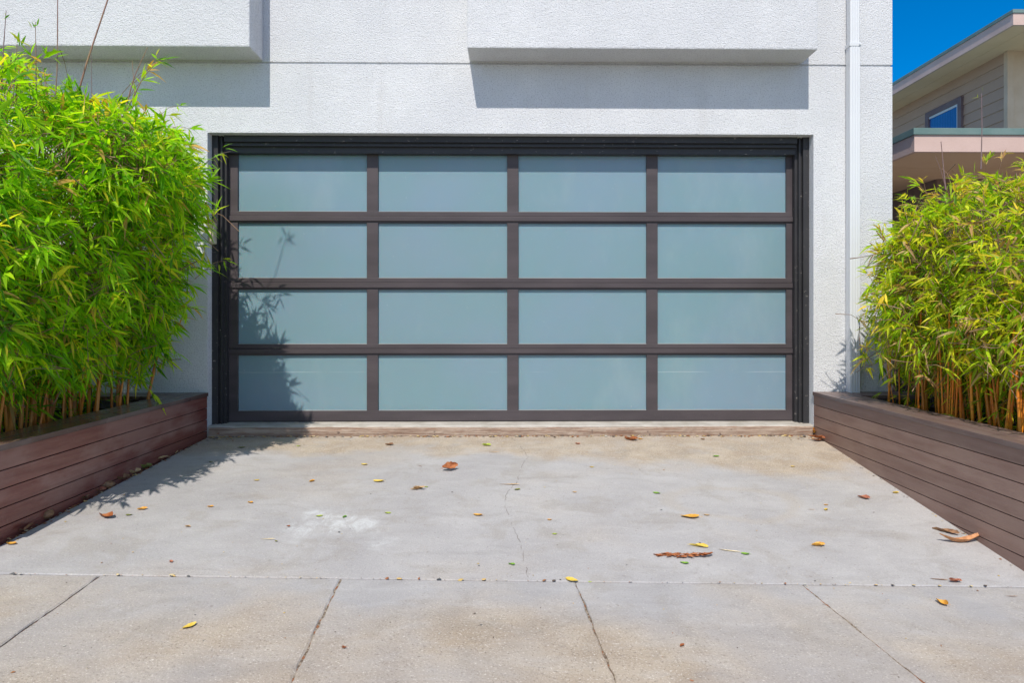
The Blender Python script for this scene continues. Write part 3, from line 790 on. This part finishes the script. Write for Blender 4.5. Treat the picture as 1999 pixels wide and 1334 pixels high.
shoots(bR, [([c3(1915, 330, -1.6), c3(1917, 250, -1.6), c3(1916, 182, -1.6)], .0035), ([c3(1846, 370, -1.4), c3(1842, 330, -1.4), c3(1837, 276, -1.4)], .0045), ([c3(1846, 365, -1.4), c3(1836, 330, -1.4), c3(1826, 305, -1.4)], .002),
            ([c3(1735, 740, -.9), c3(1715, 650, -.9), c3(1700, 560, -.9)], .002), ([c3(1740, 745, -.9), c3(1728, 660, -.9), c3(1722, 590, -.9)], .002), ([c3(1742, 740, -.9), c3(1712, 690, -.9), c3(1692, 640, -.9)], .002)],
       [(c3(1916, 186, -1.6), (0, 0, 1), 3, .04), (c3(1925, 318, -1.5), (.2, 0, 1), 6, .08), (c3(1700, 565, -.9), (-1, 0, 0), 5, .07), (c3(1692, 640, -.9), (-1, 0, -.2), 5, .07)],
       leafR, np.random.RandomState(5), [(.30, .44, .02), (.42, .48, .03), (.5, .45, .05)])

# ------------------------------------------------------------------ fallen leaves
COLS = {'yellow': ((.62, .42, .05), (.72, .55, .12)), 'orange': ((.60, .28, .035), (.70, .40, .08)), 'rust': ((.28, .085, .03), (.42, .16, .06)),
        'brown': ((.20, .10, .05), (.34, .19, .10)), 'tan': ((.50, .32, .15), (.60, .43, .24)), 'green': ((.14, .30, .03), (.24, .42, .05)),
        'olive': ((.16, .17, .04), (.26, .25, .06)), 'lime': ((.34, .44, .05), (.50, .55, .10)), 'red': ((.36, .12, .07), (.48, .22, .13)), 'amber': ((.42, .19, .08), (.56, .28, .13)), 'straw': ((.66, .54, .32), (.74, .64, .44))}
LM = {k: mk_fallen(*v) for k, v in COLS.items()}
def fallen(px, py, size, kind, color, label, ang=0, group='fallen leaves on the concrete', lift=0):
    """kind: flat, curl, twisted, strip, clump, leafy"""
    r = random.Random(int(px*7+py*13)); g0 = P(px, py)
    L = size/1316*(g0.y+D)
    verts, faces = [], []
    def blade(L, W, curl, fold, cx=0, cy=0, a0=0, z0=0, jag=.1, nu=12, nv=6, twist=0):
        base = len(verts)
        for i in range(nu+1):
            u = i/nu; prof = math.sin(math.pi*min(1, u*.94+.03))**.75*(1-.25*u)
            jl, jr = 1+r.uniform(-jag, jag), 1+r.uniform(-jag, jag)
            for j in range(nv+1):
                v = j/nv*2-1; w_ = W*.5*prof*(jl if v < 0 else jr)
                x = (u-.5)*L; y = v*w_; z = fold*abs(v)**1.5*W*.5*prof+curl*L*(2*u-1)**2*.5+r.uniform(-.02, .02)*W+.0015
                tw = twist*(u-.5); y, z = y*math.cos(tw)-z*math.sin(tw), y*math.sin(tw)+z*math.cos(tw)
                verts.append((cx+x*math.cos(a0)-y*math.sin(a0), cy+x*math.sin(a0)+y*math.cos(a0), z+z0))
        for i in range(nu):
            for j in range(nv):
                a = base+i*(nv+1)+j; faces.append((a, a+1, a+nv+2, a+nv+1))
        return base
    def stem(x0, y0, x1, y1, rr, z0=.003, z1=.004):
        base = len(verts); d = Vector((x1-x0, y1-y0, 0)).normalized(); n = Vector((-d.y, d.x, 0))
        for (x, y, z) in ((x0, y0, z0), ((x0+x1)/2+n.x*rr*2, (y0+y1)/2+n.y*rr*2, z0*1.6), (x1, y1, z1)):
            for (s, h) in ((-1, 0), (0, 1), (1, 0)): verts.append((x+n.x*rr*s, y+n.y*rr*s, z+h*rr))
        for k in range(2):
            for q in range(2): faces.append((base+k*3+q, base+k*3+q+1, base+k*3+q+4, base+k*3+q+3))
    if kind == 'flat':
        blade(L, L*.62, .20, .30, twist=r.uniform(-.5, .5)); stem(-L*.5, 0, -L*.68, L*.04, L*.012)
    elif kind == 'curl':
        blade(L, L*.62, .34, .75, twist=1.2, jag=.2); stem(-L*.5, 0, -L*.62, L*.1, L*.014, z0=L*.12, z1=L*.16)
    elif kind == 'canoe':
        blade(L, L*.20, .42, .9, twist=.5, jag=.08, nu=16)
    elif kind == 'twisted':
        blade(L, L*.36, .16, .7, twist=1.7, jag=.25); stem(L*.45, 0, L*.62, -L*.03, L*.012, z0=L*.06)
    elif kind == 'strip':
        blade(L, L*.12, .05, .4, twist=.6, jag=.3)
    elif kind == 'clump':
        for k in range(7):
            blade(L*r.uniform(.4, .75), L*r.uniform(.12, .24), .35, .8, r.uniform(-.22, .22)*L, r.uniform(-.1, .1)*L, r.uniform(-.9, .9), r.uniform(0, .16)*L, .4, 7, 3, 1.8)
    elif kind == 'frond':
        for k in range(34):
            t = (k+.5)/34; cx_ = (t-.5)*L; hh = .014+.17*math.sin(math.pi*min(1, t*.9+.08))**2*(t > .12)
            blade(L*r.uniform(.10, .22), L*r.uniform(.035, .08), .2, .8, cx_, r.uniform(-.5, .5)*hh*L, r.uniform(-.5, .5)+(r.random() < .3)*.8, r.uniform(0, .02)*L, .5, 6, 3, r.uniform(-1.5, 1.5))
        stem(-L*.5, 0, L*.35, .01*L, L*.012, z0=.005)
    elif kind == 'stone':
        nb_ = 7
        for i in range(5):
            for j in range(nb_):
                th = j*2*math.pi/nb_; ph = (i/4)*math.pi; q = L*.5*(1+r.uniform(-.14, .14))
                verts.append((q*math.sin(ph)*math.cos(th), q*.7*math.sin(ph)*math.sin(th), q*.5*math.cos(ph)+L*.16))
        for i in range(4):
            for j in range(nb_): faces.append((i*nb_+j, i*nb_+(j+1) % nb_, (i+1)*nb_+(j+1) % nb_, (i+1)*nb_+j))
    me = bpy.data.meshes.new('fallen_leaf'); me.from_pydata(verts, [], faces); me.update()
    for p_ in me.polygons: p_.use_smooth = True
    nm = 'fallen_leaf' if kind not in ('stone', 'clump') else {'stone': 'pebble', 'clump': 'leaf_clump'}[kind]
    if kind == 'strip' and color == 'straw': nm = 'dry_stalk'
    o = link(nm, me, LM[color]); o.location = (g0.x, g0.y, g0.z+.001+lift)
    o.rotation_euler = (R(r.uniform(-3, 3)), R(r.uniform(-3, 3)), R(ang))
    if kind == 'curl' and L > .10 and px == 878: o.rotation_euler = (R(40), R(-14), R(ang)); o.location.z += .018
    tag(o, label, {'pebble': 'pebble', 'leaf_clump': 'dead leaves', 'dry_stalk': 'stalk'}.get(nm, 'leaf'), group)
    return o
F_ = [
 (878, 918, 31, 'curl', 'rust', 'brown green curled leaf standing up on the upper middle of the driveway', 35),
 (1232, 860, 26, 'curl', 'rust', 'rust brown crumpled leaf just below the timber threshold', 170),
 (1250, 858, 11, 'flat', 'orange', 'tiny orange leaf scrap touching the rust leaf near the threshold', 20),
 (760, 870, 16, 'curl', 'brown', 'small brown leaf near the threshold left of the crack', 200),
 (950, 871, 17, 'curl', 'lime', 'small curled yellow green leaf near the threshold beside the crack', 10),
 (965, 884, 22, 'strip', 'tan', 'thin tan leaf sliver below the yellow green leaf by the threshold', 5),
 (472, 875, 14, 'flat', 'olive', 'olive leaf lying in the bamboo shadow near the door', 0),
 (412, 903, 9, 'flat', 'olive', 'faint olive scrap deep in the bamboo shadow by the left planter', 0),
 (583, 872, 9, 'flat', 'lime', 'lime scrap at the tip of the bamboo shadow near the threshold', 0),
 (711, 908, 14, 'flat', 'yellow', 'pale yellow leaf highest of those left of the big curled leaf', 160),
 (739, 941, 22, 'flat', 'yellow', 'yellow oval leaf between the bamboo shadow and the curled brown leaf', 170),
 (609, 941, 12, 'curl', 'orange', 'small orange leaf right of the bamboo shadow edge', 70),
 (501, 939, 11, 'flat', 'yellow', 'flat yellow scrap just outside the bamboo shadow', 0),
 (820, 911, 13, 'strip', 'brown', 'narrow brown leaf left of the big curled leaf', 140),
 (817, 957, 30, 'clump', 'tan', 'crumbled tan leaf remains below the big curled leaf', 0),
 (832, 952, 9, 'flat', 'lime', 'bright lime speck touching the crumbled tan remains', 0),
 (995, 947, 40, 'strip', 'tan', 'long thin tan sliver crossing the crack', 175),
 (1010, 957, 13, 'flat', 'olive', 'dark olive leaf just right of the crack under the tan sliver', 30),
 (1398, 892, 14, 'flat', 'green', 'small green leaf under the rightmost door column', 20),
 (1282, 964, 15, 'flat', 'green', 'green leaf alone in the middle of the right half of the driveway', 150),
 (1122, 962, 9, 'flat', 'tan', 'tiny tan leaf between the crack and the lone green leaf', 0),
 (1155, 913, 9, 'flat', 'yellow', 'tiny yellow scrap upper right of the crack', 0),
 (1128, 868, 10, 'curl', 'red', 'tiny dark red scrap near the threshold between crack and rust leaf', 0),
 (1347, 1011, 36, 'flat', 'orange', 'flat orange tan leaf with a stalk above the shredded frond', 180),
 (1380, 1007, 12, 'flat', 'tan', 'pale tan scrap right of the flat orange tan leaf', 0),
 (1364, 1068, 36, 'twisted', 'yellow', 'golden twisted leaf directly above the shredded frond', 175),
 (1335, 1087, 106, 'frond', 'rust', 'long shredded rust brown frond, biggest piece on the open driveway', 0),
 (1336, 1101, 17, 'flat', 'green', 'glossy green leaf just below the shredded frond', 160),
 (1455, 1083, 17, 'flat', 'green', 'green leaf at the end of the pale stalk', 170),
 (1424, 1077, 42, 'strip', 'straw', 'pale straw stalk leading to a green leaf', -14),
 (1598, 1067, 25, 'curl', 'orange', 'orange tan leaf alone before the right planter', 15),
 (1117, 1135, 27, 'flat', 'yellow', 'golden leaf lying on the joint between driveway and pavement', -35),
 (1152, 1138, 8, 'flat', 'lime', 'lime speck on the joint beside the golden leaf', 0),
 (999, 1104, 13, 'curl', 'green', 'small round green leaf left of the crack near the joint', 0),
 (370, 1225, 28, 'flat', 'yellow', 'golden leaf alone on the left pavement slab', 60),
 (207, 1011, 36, 'curl', 'rust', 'rust curled leaf nearest the left planter in the sun', 170),
 (278, 996, 17, 'curl', 'orange', 'orange leaf at the sunlit foot of the bamboo shadow', 40),
 (252, 1007, 12, 'flat', 'olive', 'olive leaf between the rust and orange leaves by the left planter', 20),
 (334, 1098, 13, 'flat', 'red', 'reddish leaf in the lower left of the driveway', 120),
 (523, 1054, 30, 'strip', 'straw', 'straw coloured sliver left of the white stain', 175),
 (539, 1058, 8, 'flat', 'olive', 'dark speck touching the straw sliver', 140),
 (757, 1003, 13, 'flat', 'lime', 'yellow green leaf right of the white stain', 0),
 (933, 1007, 19, 'flat', 'orange', 'orange tan leaf between the white stain and the crack', 160),
 (673, 1011, 11, 'curl', 'green', 'green leaf lying on the white stain', 80),
 (623, 1009, 14, 'flat', 'lime', 'lime leaf at the left edge of the white stain', 20),
 (411, 991, 11, 'curl', 'orange', 'small orange leaf under the tip of the bamboo shadow', 30),
 (489, 983, 11, 'curl', 'orange', 'small orange brown leaf left of the white stain', 0),
 (366, 1030, 14, 'clump', 'tan', 'tan crumbs in the left half of the driveway', 0),
 (563, 1029, 8, 'curl', 'rust', 'rust speck left of the white stain', 0),
 (1880, 1060, 92, 'canoe', 'amber', 'large curled rust leaf leaning against the right planter', 8),
 (1846, 1040, 46, 'twisted', 'brown', 'brown shrivelled stalk end of the large curled leaf by the right planter', -35),
 (1866, 1138, 30, 'clump', 'red', 'reddish crumpled leaf near the joint at the lower right', 0),
 (1833, 1133, 34, 'strip', 'brown', 'thin brown stalk left of the reddish crumpled leaf', -8),
 (1839, 1180, 28, 'curl', 'orange', 'orange folded leaf on the rightmost pavement slab', 115),
 (671, 1267, 14, 'clump', 'rust', 'small rust scrap on the pavement right of the rusty joint', 0),
 (1332, 1263, 13, 'curl', 'rust', 'small rust scrap on the pavement near the bottom right', 60),
 (1686, 974, 22, 'curl', 'red', 'reddish leaf close to the middle of the right planter', 160),
 (1613, 987, 9, 'flat', 'orange', 'orange scrap above a yellow one left of the right planter', 0),
 (1613, 997, 11, 'curl', 'yellow', 'yellow scrap below an orange one left of the right planter', 60),
 (1584, 996, 16, 'strip', 'tan', 'tan sliver left of the paired scraps near the right planter', 5),
 (1749, 964, 13, 'curl', 'yellow', 'yellow curled scrap tucked beside the right planter', 20),
 (22, 1063, 22, 'flat', 'orange', 'orange leaf at the foot of the left planter near the frame edge', 170),
 (1073, 1016, 9, 'flat', 'orange', 'orange speck just right of the crack', 0),
 (1083, 1044, 10, 'flat', 'lime', 'lime speck just right of the crack lower down', 0),
 (1975, 1166, 22, 'strip', 'brown', 'brown leaf sliver at the right edge of the pavement', -8),
 (1548, 912, 9, 'flat', 'yellow', 'yellow speck on the sandy patch near the right planter', 0),
 (1372, 859, 8, 'curl', 'brown', 'brown speck near the threshold under the rightmost door column', 0),
]
for a in F_: fallen(*a[:6], ang=a[6])
# leaves and pebbles caught along the foot of the left planter
base = [(187, 961, 26, 'curl', 'red', 'reddish dead leaf caught halfway along the left planter'), (206, 952, 24, 'stone', 'brown', 'brown pebble caught halfway along the left planter'), (230, 939, 30, 'curl', 'brown', 'largest brown dead leaf caught against the left planter'),
        (253, 927, 30, 'curl', 'tan', 'pale dead leaf caught against the left planter'), (281, 915, 24, 'curl', 'olive', 'olive dead leaf caught against the left planter'), (300, 903, 16, 'clump', 'brown', 'brown leaf crumbs upper part of the left planter foot'), (318, 898, 22, 'clump', 'tan', 'tan leaf crumbs at the shaded foot of the left planter'),
        (345, 884, 20, 'strip', 'tan', 'tan sliver in shade against the left planter'), (92, 1011, 28, 'stone', 'brown', 'rounded brown pebble against the near part of the left planter'), (50, 1034, 34, 'curl', 'brown', 'brown leaf under the near end of the left planter'), (165, 975, 20, 'clump', 'brown', 'leaf crumbs beside the reddish leaf along the left planter'), (12, 1052, 30, 'strip', 'tan', 'tan sliver at the near foot of the left planter')]
for i, a in enumerate(base): fallen(a[0], a[1], a[2]*1.35, *a[3:], ang=30+i*11, group='debris along the left planter')
for i, (px, py, s, c, lb) in enumerate([(1580, 848, 56, 'orange', 'orange brown dead leaves heaped in the right corner of the threshold'), (1600, 862, 46, 'rust', 'rust dead leaves trailing from the right corner along the planter'),
        (420, 842, 46, 'tan', 'tan dead leaves heaped in the left corner of the threshold'), (442, 848, 46, 'rust', 'rust dead leaves right of the heap in the left threshold corner')]):
    fallen(px, py, s, 'clump', c, lb, ang=i*25, group='dead leaves in the threshold corners')
# uncountable crumbs
def crumbs():
    V, F, T = [], [], []
    pal = [(.10, .07, .05), (.34, .15, .06), (.62, .42, .16), (.55, .40, .15), (.13, .13, .13), (.6, .5, .3), (.35, .14, .06), (.5, .48, .42)]
    r = random.Random(9)
    pts = []
    for i in range(420): 
        x = r.uniform(-2.5, 2.55); y = r.uniform(-3.9, -.06); pts.append((x, y, r.uniform(.002, .0045)+(i % 6 == 0)*.004))
    for i in range(330):
        x = r.uniform(-2.55, 2.6); pts.append((x, -.045-abs(r.gauss(0, .014)), r.uniform(.004, .02)))
    for i in range(60):
        x = r.choice([r.uniform(-2.58, -2.3), r.uniform(2.35, 2.6)]); pts.append((x, -.045-abs(r.gauss(0, .05)), r.uniform(.006, .022)))
    for i in range(24):
        x = r.uniform(-2.4, 2.6); pts.append((x, yj(x)+r.gauss(0, .004), r.uniform(.008, .018)))
    for i in range(110):
        x = r.uniform(-2.4, 2.6); pts.append((x, yj(x)+r.gauss(0, .003), r.uniform(.0015, .0055)))
    for i in range(140):
        y = -abs(r.uniform(0, 2.4)); pts.append((-2.585+abs(r.gauss(0, .02)), y, r.uniform(.004, .014)))
    for i in range(60):
        y = -abs(r.uniform(0, 2.4)); pts.append((2.62-abs(r.gauss(0, .015)), y, r.uniform(.003, .009)))
    for x, y, s in pts:
        z = zg(x, y)+.0015; a = r.uniform(0, 6.28); st = r.uniform(.25, .8); b0 = len(V)
        for k in range(5):
            th = k*2*math.pi/5; u = s*math.cos(th); v = s*st*math.sin(th)
            V.append((x+u*math.cos(a)-v*math.sin(a), y+u*math.sin(a)+v*math.cos(a), z+r.uniform(0, s*.4)))
        V.append((x, y, z+s*.5)); c = r.choice(pal)
        T += [c]*6
        for k in range(5): F.append((b0+k, b0+(k+1) % 5, b0+5))
    o = np_mesh('leaf_crumbs', np.array(V), [np.array(F)], mk_leaf('crumb', 0.0), None, tint=np.array(T))
    tag(o, 'fine dark and tan leaf crumbs scattered over the concrete and along its edges', 'leaf litter', kind='stuff')
crumbs()
